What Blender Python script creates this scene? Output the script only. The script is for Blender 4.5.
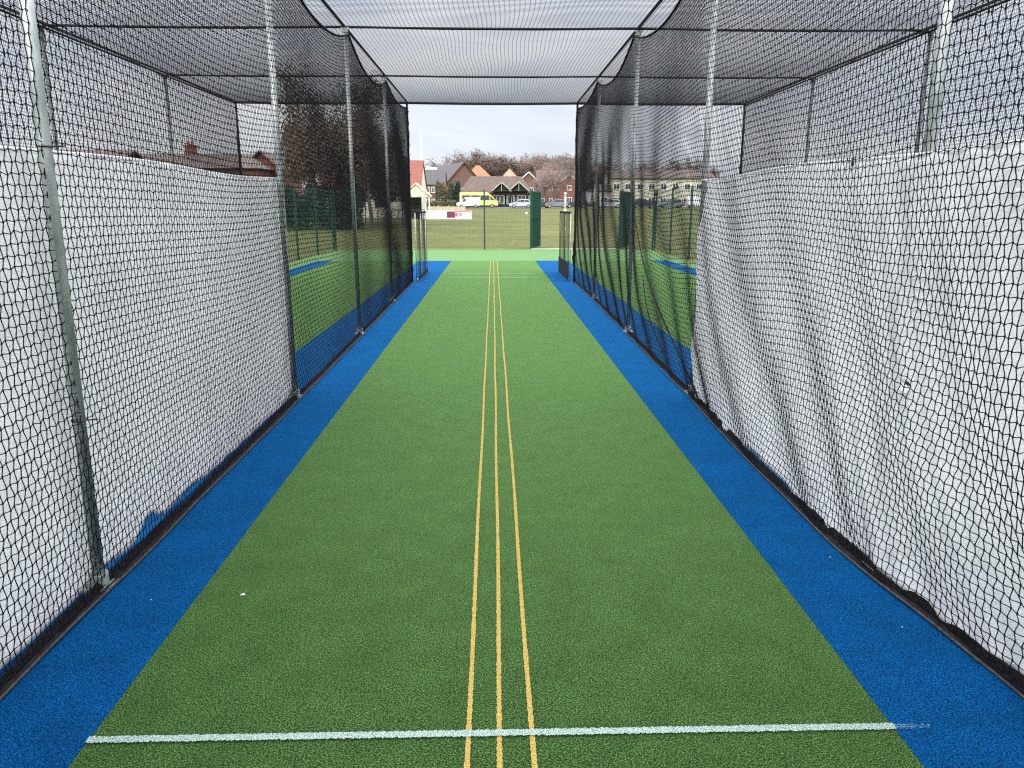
import bpy, bmesh, math, random
import numpy as np
from mathutils import Vector, Matrix

R = math.radians
for o in list(bpy.data.objects):
    bpy.data.objects.remove(o)
scene = bpy.context.scene
COL = scene.collection

# ------------------------------------------------------------------ camera, world, sun, exposure
F_PX = 745.0
cam_d = bpy.data.cameras.new('camera')
cam = bpy.data.objects.new('camera', cam_d)
COL.objects.link(cam)
cam.location = (0, 0, 1.7)
cam.rotation_euler = (R(90 - 13.44), 0, R(-1.42))
cam_d.sensor_width = 36
cam_d.lens = F_PX / 1024 * 36
cam_d.clip_start = 0.05
cam_d.clip_end = 3000
scene.camera = cam

SUN_EL, SUN_AZ = R(38), R(200)          # azimuth the sky uses, clockwise from +Y
world = bpy.data.worlds.new('World')
scene.world = world
world.use_nodes = True
wn, wl = world.node_tree.nodes, world.node_tree.links
wn.clear()
w_out = wn.new('ShaderNodeOutputWorld')
sky = wn.new('ShaderNodeTexSky')
sky.sky_type = 'NISHITA'
sky.sun_disc = False
sky.sun_elevation = SUN_EL
sky.sun_rotation = SUN_AZ
bg_sky = wn.new('ShaderNodeBackground')
bg_sky.inputs['Strength'].default_value = 0.09
wl.new(sky.outputs[0], bg_sky.inputs[0])
tc = wn.new('ShaderNodeTexCoord')
mp = wn.new('ShaderNodeMapping')
mp.inputs['Scale'].default_value = (1.0, 1.0, 4.2)
wl.new(tc.outputs['Generated'], mp.inputs[0])
nz = wn.new('ShaderNodeTexNoise')
nz.inputs['Scale'].default_value = 2.3
nz.inputs['Detail'].default_value = 7
nz.inputs['Roughness'].default_value = 0.55
nz.inputs['Distortion'].default_value = 0.4
wl.new(mp.outputs[0], nz.inputs[0])
rp = wn.new('ShaderNodeValToRGB')
rp.color_ramp.elements[0].position = 0.34
rp.color_ramp.elements[0].color = (0.60, 0.65, 0.76, 1)
rp.color_ramp.elements[1].position = 0.64
rp.color_ramp.elements[1].color = (0.93, 0.94, 0.97, 1)
wl.new(nz.outputs[0], rp.inputs[0])
bg_cl = wn.new('ShaderNodeBackground')
sx = wn.new('ShaderNodeSeparateXYZ'); wl.new(tc.outputs['Generated'], sx.inputs[0])
zr = wn.new('ShaderNodeMapRange')
zr.inputs['From Min'].default_value = 0.25; zr.inputs['From Max'].default_value = 0.72
zr.inputs['To Min'].default_value = 0.88; zr.inputs['To Max'].default_value = 5.7
wl.new(sx.outputs[2], zr.inputs[0]); wl.new(zr.outputs[0], bg_cl.inputs['Strength'])
wl.new(rp.outputs[0], bg_cl.inputs[0])
mx = wn.new('ShaderNodeMixShader')
mx.inputs[0].default_value = 0.86       # cloud cover
wl.new(bg_sky.outputs[0], mx.inputs[1])
wl.new(bg_cl.outputs[0], mx.inputs[2])
wl.new(mx.outputs[0], w_out.inputs[0])

sun_d = bpy.data.lights.new('sun', 'SUN')
sun_d.energy = 1.5
sun_d.angle = R(25)
sun_d.color = (1, 0.96, 0.9)
sun = bpy.data.objects.new('sun', sun_d)
COL.objects.link(sun)
sd = Vector((math.sin(SUN_AZ) * math.cos(SUN_EL), math.cos(SUN_AZ) * math.cos(SUN_EL), math.sin(SUN_EL)))
sun.rotation_euler = sd.to_track_quat('Z', 'Y').to_euler()

scene.view_settings.view_transform = 'Standard'
scene.view_settings.look = 'None'
scene.view_settings.exposure = 0.44
scene.view_settings.gamma = 1
scene.render.engine = 'CYCLES'
scene.cycles.use_denoising = False
scene.cycles.denoiser = 'OPENIMAGEDENOISE'
scene.cycles.denoising_input_passes = 'RGB_ALBEDO_NORMAL'
scene.cycles.max_bounces = 6
scene.cycles.filter_width = 1.25
rng = np.random.default_rng(7)
random.seed(7)

# ------------------------------------------------------------------ materials
def rgb(r, g, b):
    f = lambda c: (c / 255 / 12.92) if c <= 10 else ((c / 255 + 0.055) / 1.055) ** 2.4
    return (f(r), f(g), f(b), 1)

def mat(name, c1, c2=None, scale=6, rough=0.8, bump=0.0, bscale=None, metal=0.0, sheen=None, detail=4, spec=None,
        lo=0.35, hi=0.65, mid=None, stretch=None, trans=0.0):
    m = bpy.data.materials.new(name)
    m.use_nodes = True
    n, l = m.node_tree.nodes, m.node_tree.links
    b = n['Principled BSDF']
    b.inputs['Roughness'].default_value = rough
    b.inputs['Metallic'].default_value = metal
    if spec is not None:
        b.inputs['Specular IOR Level'].default_value = spec
    c2 = c2 or tuple(v * 0.8 for v in c1[:3]) + (1,)
    t = n.new('ShaderNodeTexCoord')
    src = t.outputs['Object']
    if stretch:
        mpn = n.new('ShaderNodeMapping')
        mpn.inputs['Scale'].default_value = stretch
        l.new(src, mpn.inputs[0]); src = mpn.outputs[0]
    z = n.new('ShaderNodeTexNoise')
    z.inputs['Scale'].default_value = scale
    z.inputs['Detail'].default_value = detail
    l.new(src, z.inputs[0])
    r = n.new('ShaderNodeValToRGB')
    r.color_ramp.elements[0].position = lo; r.color_ramp.elements[0].color = c2
    r.color_ramp.elements[1].position = hi; r.color_ramp.elements[1].color = c1
    l.new(z.outputs[0], r.inputs[0])
    col = r.outputs[0]
    if mid:   # broad mottling: (scale, strength)
        z2 = n.new('ShaderNodeTexNoise'); z2.inputs['Scale'].default_value = mid[0]; z2.inputs['Detail'].default_value = 3
        l.new(src, z2.inputs[0])
        mr = n.new('ShaderNodeMapRange')
        mr.inputs['From Min'].default_value = 0.3; mr.inputs['From Max'].default_value = 0.7
        mr.inputs['To Min'].default_value = 1 - mid[1]; mr.inputs['To Max'].default_value = 1 + mid[1]
        l.new(z2.outputs[0], mr.inputs[0])
        mm = n.new('ShaderNodeMix'); mm.data_type = 'RGBA'; mm.blend_type = 'MULTIPLY'; mm.inputs[0].default_value = 1
        cc = n.new('ShaderNodeCombineColor')
        for k in range(3): l.new(mr.outputs[0], cc.inputs[k])
        l.new(col, mm.inputs[6]); l.new(cc.outputs[0], mm.inputs[7]); col = mm.outputs[2]
    l.new(col, b.inputs['Base Color'])
    if bump:
        zb = z
        if bscale:
            zb = n.new('ShaderNodeTexNoise'); zb.inputs['Scale'].default_value = bscale; zb.inputs['Detail'].default_value = 3
            l.new(src, zb.inputs[0])
        bp = n.new('ShaderNodeBump'); bp.inputs['Strength'].default_value = 1; bp.inputs['Distance'].default_value = bump
        l.new(zb.outputs[0], bp.inputs['Height']); l.new(bp.outputs[0], b.inputs['Normal'])
    if sheen:
        b.inputs['Sheen Weight'].default_value = sheen[0]
        b.inputs['Sheen Roughness'].default_value = sheen[1]
        b.inputs['Sheen Tint'].default_value = sheen[2]
    if trans:
        tr = n.new('ShaderNodeBsdfTranslucent'); l.new(col, tr.inputs[0])
        ms = n.new('ShaderNodeMixShader'); ms.inputs[0].default_value = trans
        l.new(b.outputs[0], ms.inputs[1]); l.new(tr.outputs[0], ms.inputs[2])
        l.new(ms.outputs[0], n['Material Output'].inputs[0])
    return m

M = {}
M['turf_green'] = mat('turf_green', (0.080, 0.158, 0.045, 1), (0.0015, 0.008, 0.001, 1), 195, 0.9, 0.002, None, detail=2.5,
                      sheen=(0.52, 0.38, (0.50, 1, 0.28, 1)), spec=0.06, lo=0.44, hi=0.74, mid=(5, 0.16))
M['turf_blue'] = mat('turf_blue', (0.001, 0.092, 0.275, 1), (0.000, 0.010, 0.042, 1), 195, 0.9, 0.002, None, detail=2.5,
                     sheen=(0.36, 0.38, (0.0, 0.42, 1, 1)), spec=0.05, lo=0.43, hi=0.74, mid=(4, 0.15))
M['apron'] = mat('apron_green', (0.064, 0.140, 0.034, 1), (0.048, 0.108, 0.026, 1), 60, 0.9, 0.001, sheen=(0.12, 0.5, (0.6, 1, 0.5, 1)), spec=0.2)
M['field'] = mat('field_grass', (0.108, 0.108, 0.033, 1), (0.055, 0.062, 0.018, 1), 5.0, 0.9, 0.02, 30, detail=9, spec=0.1,
                 mid=(0.30, 0.24), stretch=(0.6, 1.0, 1))
M['asphalt'] = mat('asphalt', (0.06, 0.06, 0.06, 1), (0.04, 0.04, 0.042, 1), 30, 0.9)
M['net'] = mat('net_twine', (0.007, 0.007, 0.008, 1), (0.004, 0.004, 0.005, 1), 40, 0.8, spec=0.12)
M['rope'] = mat('black_rope', (0.009, 0.009, 0.010, 1), (0.004, 0.004, 0.005, 1), 90, 0.85, 0.002, spec=0.12)
M['skirt'] = mat('black_skirt', (0.010, 0.0095, 0.011, 1), (0.003, 0.003, 0.004, 1), 35, 0.8, 0.006, spec=0.15)
M['steel'] = mat('galvanised_steel', (0.44, 0.46, 0.43, 1), (0.24, 0.28, 0.26, 1), 25, 0.42, 0.0006, metal=0.55, stretch=(1, 1, 0.25))
M['dark_steel'] = mat('dark_tube', (0.013, 0.013, 0.014, 1), (0.008, 0.008, 0.009, 1), 30, 0.7, spec=0.2)
M['screen'] = mat('white_screen', (0.90, 0.90, 0.895, 1), (0.86, 0.86, 0.855, 1), 3.0, 0.75, 0.002, 14, spec=0.25, mid=(1.3, 0.04), trans=0.42)
M['tie'] = mat('cable_tie', (0.02, 0.02, 0.02, 1), rough=0.5)
M['fence'] = mat('fence_green', (0.004, 0.060, 0.036, 1), (0.003, 0.045, 0.026, 1), 8, 0.5)
M['whitepaint'] = mat('white_paint', (0.78, 0.78, 0.76, 1), (0.64, 0.64, 0.62, 1), 4, 0.6)
M['kerb'] = mat('pale_kerb', (0.42, 0.44, 0.36, 1), (0.32, 0.36, 0.27, 1), 8, 0.85)
M['red_tile'] = mat('red_tile', (0.20, 0.060, 0.036, 1), (0.12, 0.038, 0.026, 1), 5, 0.85, 0.03, stretch=(1, 1, 3))
M['orange_tile'] = mat('orange_tile', (0.27, 0.125, 0.06, 1), (0.19, 0.085, 0.042, 1), 3, 0.85, 0.03)
M['brown_tile'] = mat('brown_tile', (0.100, 0.064, 0.046, 1), (0.055, 0.038, 0.029, 1), 2.0, 0.85, 0.04)
M['slate'] = mat('slate', (0.058, 0.050, 0.049, 1), (0.034, 0.030, 0.031, 1), 2.0, 0.7, 0.03)
M['brick'] = mat('red_brick', (0.21, 0.072, 0.052, 1), (0.13, 0.048, 0.037, 1), 5, 0.9, 0.01)
M['brownbrick'] = mat('brown_brick', (0.185, 0.105, 0.078, 1), (0.11, 0.066, 0.05, 1), 4, 0.9, 0.01)
M['cream'] = mat('cream_wall', (0.66, 0.64, 0.50, 1), (0.52, 0.50, 0.38, 1), 2, 0.85)
M['peach'] = mat('peach_wall', (0.62, 0.40, 0.24, 1), (0.5, 0.32, 0.19, 1), 2, 0.85)
M['timber'] = mat('dark_timber', (0.035, 0.026, 0.02, 1), (0.02, 0.015, 0.012, 1), 4, 0.85)
M['glass'] = mat('window_glass', (0.05, 0.06, 0.07, 1), (0.03, 0.035, 0.04, 1), 3, 0.12)
M['bark'] = mat('winter_bark', (0.165, 0.115, 0.088, 1), (0.075, 0.053, 0.041, 1), 3, 0.9)
M['darkbark'] = mat('dark_bark', (0.12, 0.08, 0.058, 1), (0.05, 0.034, 0.026, 1), 2, 0.9)
M['birch'] = mat('birch_bark', (0.25, 0.185, 0.155, 1), (0.13, 0.088, 0.072, 1), 3, 0.9)
M['deadleaf'] = mat('brown_leaves', (0.105, 0.073, 0.050, 1), (0.048, 0.034, 0.025, 1), 1.2, 0.9)
M['hedge'] = mat('evergreen', (0.020, 0.040, 0.025, 1), (0.008, 0.016, 0.011, 1), 2, 0.8)
M['scrub'] = mat('brown_scrub', (0.16, 0.14, 0.07, 1), (0.07, 0.07, 0.035, 1), 1.5, 0.9)
M['tyre'] = mat('tyre', (0.02, 0.02, 0.02, 1), rough=0.8)
M['rim'] = mat('alloy', (0.5, 0.5, 0.5, 1), rough=0.35, metal=0.6)
M['lamp'] = mat('lamp_lens', (0.7, 0.7, 0.68, 1), rough=0.2)
M['redlamp'] = mat('tail_lamp', (0.4, 0.02, 0.02, 1), rough=0.3)
M['picket'] = mat('picket_wood', (0.58, 0.50, 0.34, 1), (0.44, 0.37, 0.24, 1), 3, 0.85)
M['maroon'] = mat('maroon_print', (0.20, 0.03, 0.07, 1), rough=0.7)
M['pink'] = mat('pink_print', (0.62, 0.12, 0.20, 1), rough=0.7)
M['boardwhite'] = mat('board_white', (0.78, 0.74, 0.72, 1), (0.70, 0.66, 0.64, 1), 3, 0.6)
def paint(name, c): return mat(name, c, tuple(v * 0.93 for v in c[:3]) + (1,), 2, 0.3, spec=0.6)
M['car_white'] = paint('van_white', (0.72, 0.74, 0.76, 1))
M['car_yellow'] = paint('van_yellow', (0.66, 0.58, 0.19, 1))
M['car_silver'] = paint('car_silver', (0.45, 0.47, 0.50, 1))
M['car_grey'] = paint('car_grey', (0.17, 0.175, 0.19, 1))
M['car_dark'] = paint('car_dark', (0.035, 0.04, 0.05, 1))

def add_dirt(m, col, amount, zlo, zhi, scale=7):
    n, l = m.node_tree.nodes, m.node_tree.links
    b = n['Principled BSDF']; src = b.inputs['Base Color'].links[0].from_socket
    t = n.new('ShaderNodeTexCoord'); sp = n.new('ShaderNodeSeparateXYZ'); l.new(t.outputs['Object'], sp.inputs[0])
    mr = n.new('ShaderNodeMapRange'); mr.inputs['From Min'].default_value = zhi; mr.inputs['From Max'].default_value = zlo
    l.new(sp.outputs[2], mr.inputs[0])
    z = n.new('ShaderNodeTexNoise'); z.inputs['Scale'].default_value = scale; z.inputs['Detail'].default_value = 6
    l.new(t.outputs['Object'], z.inputs[0])
    r = n.new('ShaderNodeMapRange'); r.inputs['From Min'].default_value = .5; r.inputs['From Max'].default_value = .72
    r.inputs['To Max'].default_value = amount; l.new(z.outputs[0], r.inputs[0])
    z2 = n.new('ShaderNodeTexNoise'); z2.inputs['Scale'].default_value = 1.9; z2.inputs['Detail'].default_value = 5; l.new(t.outputs['Object'], z2.inputs[0])
    r2 = n.new('ShaderNodeMapRange'); r2.inputs['From Min'].default_value = .62; r2.inputs['From Max'].default_value = .8; r2.inputs['To Max'].default_value = amount * .5
    l.new(z2.outputs[0], r2.inputs[0])
    mu = n.new('ShaderNodeMath'); mu.operation = 'MULTIPLY'; l.new(mr.outputs[0], mu.inputs[0]); l.new(r.outputs[0], mu.inputs[1])
    ad = n.new('ShaderNodeMath'); ad.operation = 'ADD'; ad.use_clamp = True; l.new(mu.outputs[0], ad.inputs[0]); l.new(r2.outputs[0], ad.inputs[1])
    mx = n.new('ShaderNodeMix'); mx.data_type = 'RGBA'; l.new(ad.outputs[0], mx.inputs[0]); l.new(src, mx.inputs[6]); mx.inputs[7].default_value = col
    l.new(mx.outputs[2], b.inputs['Base Color'])
add_dirt(M['screen'], (0.40, 0.38, 0.30, 1), 0.45, 0.0, 0.55)

def line_mat(name, paint_c, turf_c, cover):
    """sprayed line: paint on the fibre tips with the turf showing between them"""
    m = mat(name, paint_c, turf_c, 250, 0.9, 0.003, detail=3, lo=cover, hi=cover + 0.12, spec=0.2)
    return m
M['line_white'] = line_mat('sprayed_white', (0.30, 0.365, 0.345, 1), (0.05, 0.10, 0.055, 1), 0.42)
M['line_yellow'] = line_mat('sprayed_yellow', (0.37, 0.245, 0.062, 1), (0.08, 0.09, 0.02, 1), 0.40)
M['line_faint'] = line_mat('worn_white', (0.06, 0.14, 0.22, 1), (0.002, 0.050, 0.165, 1), 0.60)
M['line_far'] = line_mat('worn_far_line', (0.3, 0.38, 0.26, 1), (0.04, 0.11, 0.03, 1), 0.42)

# ------------------------------------------------------------------ mesh helpers
def link(name, me, m, parent=None):
    o = bpy.data.objects.new(name, me)
    if m: me.materials.append(m)
    COL.objects.link(o)
    if parent: o.parent = parent
    return o

def tag(o, label=None, cat=None, group=None, kind=None):
    if label: o['label'] = label
    if cat: o['category'] = cat
    if group: o['group'] = group
    if kind: o['kind'] = kind
    return o

def thing(name, label, cat, loc=(0, 0, 0), rz=0, group=None):
    o = bpy.data.objects.new(name, None)
    o.empty_display_size = 0.2
    COL.objects.link(o)
    o.location = loc; o.rotation_euler = (0, 0, rz)
    return tag(o, label, cat, group)

def copy_tree(o, parent=None):
    c = o.copy(); COL.objects.link(c); c.parent = parent
    for ch in [x for x in bpy.data.objects if x.parent == o]:
        copy_tree(ch, c)
    return c

class MB:
    """collects shapes, then links them as ONE mesh"""
    def __init__(s): s.v = []; s.f = []; s.n = 0
    def add(s, v, f):
        s.v.extend([tuple(p) for p in v]); s.f.extend([tuple(i + s.n for i in q) for q in f]); s.n += len(v)
    def box(s, x0, x1, y0, y1, z0, z1, mtx=None):
        v = [(x, y, z) for z in (z0, z1) for y in (y0, y1) for x in (x0, x1)]
        if mtx is not None: v = [tuple(mtx @ Vector(p)) for p in v]
        s.add(v, [(0, 2, 3, 1), (4, 5, 7, 6), (0, 1, 5, 4), (2, 6, 7, 3), (0, 4, 6, 2), (1, 3, 7, 5)])
    def tube(s, pts, r, sides=8, caps=True):
        pts = [Vector(p) for p in pts]; n = len(pts)
        rr = r if isinstance(r, (list, tuple)) else [r] * n
        vs = []
        for i, p in enumerate(pts):
            d = (pts[min(i + 1, n - 1)] - pts[max(i - 1, 0)]).normalized()
            up = Vector((0, 0, 1)) if abs(d.z) < 0.9 else Vector((1, 0, 0))
            a = d.cross(up).normalized(); b = a.cross(d)
            for k in range(sides):
                t = 2 * math.pi * k / sides
                vs.append(p + (a * math.cos(t) + b * math.sin(t)) * rr[i])
        f = [(i * sides + k, i * sides + (k + 1) % sides, (i + 1) * sides + (k + 1) % sides, (i + 1) * sides + k)
             for i in range(n - 1) for k in range(sides)]
        if caps: f += [tuple(range(sides))[::-1], tuple(range((n - 1) * sides, n * sides))]
        s.add(vs, f)
    def prism(s, poly, ax, t0, t1):
        """poly of 2-D points extruded along axis ax ('x','y','z') from t0 to t1"""
        n = len(poly)
        def P(p, t): return {'x': (t, p[0], p[1]), 'y': (p[0], t, p[1]), 'z': (p[0], p[1], t)}[ax]
        s.add([P(p, t0) for p in poly] + [P(p, t1) for p in poly],
              [tuple(range(n))[::-1], tuple(range(n, 2 * n))] + [(i, (i + 1) % n, n + (i + 1) % n, n + i) for i in range(n)])
    def build(s, name, m, parent=None, smooth=False, bevel=0.0):
        me = bpy.data.meshes.new(name)
        me.from_pydata(s.v, [], s.f)
        bm = bmesh.new(); bm.from_mesh(me)
        bmesh.ops.recalc_face_normals(bm, faces=bm.faces)
        if bevel: bmesh.ops.bevel(bm, geom=bm.edges[:], offset=bevel, segments=2, affect='EDGES', clamp_overlap=True)
        bm.to_mesh(me); bm.free()
        if smooth:
            for p in me.polygons: p.use_smooth = True
        return link(name, me, m, parent)

def np_mesh(name, V, Q, m, parent=None, smooth=True):
    """V (n,3) float, Q (k,4) int -> one object"""
    me = bpy.data.meshes.new(name)
    me.vertices.add(len(V)); me.vertices.foreach_set('co', V.astype(np.float32).ravel())
    me.loops.add(Q.size); me.loops.foreach_set('vertex_index', Q.astype(np.int32).ravel())
    me.polygons.add(len(Q)); me.polygons.foreach_set('loop_start', np.arange(0, Q.size, 4, dtype=np.int32))
    me.polygons.foreach_set('use_smooth', np.full(len(Q), smooth))
    me.update(calc_edges=True)
    return link(name, me, m, parent)

def tubes(lines, rad, a1, a2, sides=3):
    """lines (L,N,3), rad (N,) -> verts, quads; every line a thin closed tube"""
    L, N, _ = lines.shape
    ang = np.arange(sides) * 2 * np.pi / sides
    off = np.cos(ang)[:, None] * np.array(a1) + np.sin(ang)[:, None] * np.array(a2)
    V = lines[:, :, None, :] + off[None, None] * rad[None, :, None, None]
    idx = np.arange(L * N * sides).reshape(L, N, sides)
    a, b = idx[:, :-1], idx[:, 1:]
    Q = np.stack([a, np.roll(a, -1, 2), np.roll(b, -1, 2), b], -1).reshape(-1, 4)
    return V.reshape(-1, 3), Q

def knotted(P, r, axis, knots):
    """insert rings beside each knot so that the knot is thicker than the twine. P (L,N,3)"""
    if not knots: return P, np.full(P.shape[1], r)
    A, B = P[:, :-1], P[:, 1:]
    L, n, _ = A.shape
    ts = (0.0, 0.13, 0.38, 0.62, 0.87); m = len(ts)
    out = np.zeros((L, n * m + 1, 3))
    for k, t in enumerate(ts):
        e = (1 - math.cos(math.pi * t)) / 2      # the twine leaves the knot along the run, then swings over
        q = A * (1 - e) + B * e
        q[..., axis] = A[..., axis] * (1 - t) + B[..., axis] * t
        out[:, k:-1:m] = q
    out[:, -1] = P[:, -1]
    rad = np.full(n * m + 1, r); rad[::m] = r * 1.7
    return out, rad

def net_mesh(G, r, u_axes, v_axes, knots=False):
    """G (U,W,3) knot positions -> tube verts/quads for both families of twine"""
    P, rad = knotted(G, r, 2, knots)
    V1, Q1 = tubes(P, rad, *u_axes)
    P, rad = knotted(G.transpose(1, 0, 2), r, 1, knots)
    V2, Q2 = tubes(P, rad, *v_axes)
    return np.concatenate([V1, V2]), np.concatenate([Q1, Q2 + len(V1)])

def merge(parts):
    V, Q, n = [], [], 0
    for v, q in parts:
        V.append(v); Q.append(q + n); n += len(v)
    return np.concatenate(V), np.concatenate(Q)

# ------------------------------------------------------------------ ground
def gz(y):
    """height of the playing field: flat by the nets, rising gently to the car park"""
    if y < 34: return 0.0
    return min(1.5, 0.0139 * (y - 34) + 0.0)

def sheet(name, m, x0, x1, y0, y1, z, kind='structure', th=0.0):
    mb = MB()
    if th: mb.box(x0, x1, y0, y1, z - th, z)
    else: mb.add([(x0, y0, z), (x1, y0, z), (x1, y1, z), (x0, y1, z)], [(0, 1, 2, 3)])
    return tag(mb.build(name, m), kind=kind)

xs = np.array([-1500, -700, -300, -150] + list(range(-100, 101, 10)) + [150, 300, 700, 1500], float)
ys = np.array([-300, -60, -20, 0, 20, 30, 34] + list(range(38, 150, 4)) + [160, 200, 300, 600, 1500], float)
V = np.array([(x, y, gz(y) - 0.012) for y in ys for x in xs])
nx = len(xs)
Q = np.array([(j * nx + i, j * nx + i + 1, (j + 1) * nx + i + 1, (j + 1) * nx + i) for j in range(len(ys) - 1) for i in range(nx - 1)])
tag(np_mesh('ground', V, Q, M['field']), kind='structure')

LANE_END = 24.0
sheet('apron', M['apron'], -6.25, 6.25, -3.0, 30.35, 0.0, th=0.06)
for k, (a, b) in enumerate(((-5.56, -5.03), (-2.37, -1.33), (1.33, 2.37), (5.03, 5.56))):
    sheet('blue_turf_strip', M['turf_blue'], a, b, -3.0, LANE_END, 0.004)
for cx_ in (-3.7, 0, 3.7):
    sheet('green_turf_strip', M['turf_green'], cx_ - 1.33 + 0.001, cx_ + 1.33 - 0.001, -3.0, LANE_END, 0.0045)
for x in (-0.092, 0.013, 0.118):
    # guide line, edges a little ragged like sprayed paint
    mb = MB(); n = 2600; vs = []
    for i in range(n + 1):
        y = -1 + (LANE_END + 1 - 0.02) * (i / n)
        w = 0.0086 + random.uniform(-0.0016, 0.0016)
        dx = 0.0022 * math.sin(y * 2.1 + x * 40)
        vs += [(x + dx - w, y, 0.0085), (x + dx + w, y, 0.0085)]
    mb.add(vs, [(2 * i, 2 * i + 1, 2 * i + 3, 2 * i + 2) for i in range(n)])
    tag(mb.build('guide_line', M['line_yellow']), kind='structure')
mb = MB(); vs = []; n = 700
for i in range(n + 1):
    x = -1.33 + 2.66 * i / n
    vs += [(x, 2.121 - 0.015 + random.uniform(-.003, .003), 0.0125), (x, 2.121 + 0.015 + random.uniform(-.003, .003), 0.0125)]
mb.add(vs, [(2 * i, 2 * i + 1, 2 * i + 3, 2 * i + 2) for i in range(n)])
tag(mb.build('crease_line', M['line_white']), kind='structure')
mb = MB()      # overspray flecks where the crease runs out on to the blue
for k in range(150):
    x = 1.331 + 0.12 * random.random() ** 1.6; y = 2.124 + random.uniform(-.011, .011); a = random.uniform(.0008, .0020); b = random.uniform(.0008, .0014); h_ = .0070 + k * .00002
    mb.add([(x - a, y - b, h_), (x + a, y - b, h_), (x + a, y + b, h_), (x - a, y + b, h_)], [(0, 1, 2, 3)])
tag(mb.build('crease_overspray', mat('overspray', (0.10, 0.20, 0.26, 1), rough=.9)), kind='structure')
for y in (18.1, 19.3):
    sheet('crease_line', M['line_far'], -1.1, 1.1, y, y + 0.05, 0.0125)
sheet('kerb', M['kerb'], 1.5, 5.05, 30.36, 30.52, 0.03, th=0.08)
mb = MB()
mb.add([(-120, 129, gz(129) + .004), (140, 129, gz(129) + .004), (140, 141, gz(141) + .004), (-120, 141, gz(141) + .004)], [(0, 1, 2, 3)])
tag(mb.build('car_park', M['asphalt']), kind='structure')

# ------------------------------------------------------------------ net cage
WX, OX, HT = 1.85, 5.52, 3.86
POSTS = [-0.4, 3.12, 6.6, 10.08, 13.65, 17.1]
Y0, Y1 = -0.4, 17.1
PITCH = 0.0325
NU = int(round((Y1 - Y0) / PITCH))

BX = np.array([-1, 2.29, 2.5, 2.78, 3.06, 3.47, 4.07, 5.0, 6.3, 10, 14, 17.1])
BR = np.array([1.90, 1.89, 1.86, 1.83, 1.79, 1.76, 1.75, 1.75, 1.79, 1.83, 1.87, 1.86])
def wall_x(side, y, z):
    """distance of the slack net from the lane's middle"""
    y = np.asarray(y, float)
    if side < 0: return np.interp(y, [-1, 6.6, 10, 14, 17.1], [1.768, 1.768, 1.79, 1.82, 1.845])
    b = np.interp(y, BX, BR); t = np.interp(y, [-1, 6.6, 10, 17.1], [1.765, 1.765, 1.80, 1.85])
    k = np.clip(np.asarray(z, float) / 0.7, 0, 1); k = k * k * (3 - 2 * k)
    return b * (1 - k) + t * k

SAG = 0.25
def top_at(y):
    if SAG < .1: return 3.84
    for a, b in zip(POSTS[:-1], POSTS[1:]):
        if a <= y <= b:
            t = (y - a) / (b - a)
            return 3.78 - SAG * (0.55 if b > 17 else 1) * 4 * t * (1 - t)
    return 3.78

def wall_points(side, x, folds, ya, yb, inner):
    nu = int(round((yb - ya) / PITCH)); nw = 88 if inner else 96
    yy = np.linspace(ya, yb, nu + 1)
    tops = np.array([top_at(y) for y in yy])
    k = np.linspace(0, 1, nw + 1)
    Yg, Kg = np.meshgrid(yy, k, indexing='ij')
    Z = 0.03 + Kg * (3.78 - 0.03) + (tops[:, None] - 3.78) * Kg ** 3.5
    iu = np.arange(nu + 1)[:, None] + int(round((ya - Y0) / PITCH)); iw = np.arange(nw + 1)[None]
    chk = ((iu + iw) % 2) * 2.0 - 1
    Yw = Yg + chk * 0.0050 + rng.normal(0, 0.0014, Yg.shape)
    Zw = Z - chk * 0.0034 + rng.normal(0, 0.0014, Yg.shape)
    Xw = np.full_like(Yg, x) + side * (0.018 * np.sin(1.7 * Yg + 2 * Z) * np.sin(Z * .8))
    if inner: Xw += side * wall_x(side, Yg, Z)
    h = np.clip(1 - Z / 3.0, 0, 1)
    if folds:
        ph = 2 * np.pi * (Yg / 0.85 - 1.45 * Z + 0.22 * Z * Z + 0.16 * np.sin(1.9 * Yg))
        amp = 0.062 * h ** 1.4 * np.interp(Yg, [5.5, 8.0], [1, .3]) * (0.6 + 0.4 * np.sin(1.3 * Yg + 1))
        ph2 = 2 * np.pi * (Yg / 2.3 - 0.45 * Z)
        Yw += amp * np.sin(ph) + 0.07 * h * np.sin(ph2) * np.interp(Yg, [5.5, 8.0], [1, .4])
        Xw += side * (0.016 * h * np.cos(ph) - 0.012)
        Zw += 0.05 * np.sin(ph2) * h * np.clip(Z, 0, 1)
    else:
        ph = 2 * np.pi * (Yg / 1.9 - 0.3 * Z)
        Yw += 0.022 * h * np.sin(ph)
        Zw += 0.010 * np.sin(2 * np.pi * Yg / 3.4 + 1) * np.sin(np.pi * Kg)
    return np.stack([Xw, Yw, Zw], -1)

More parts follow.
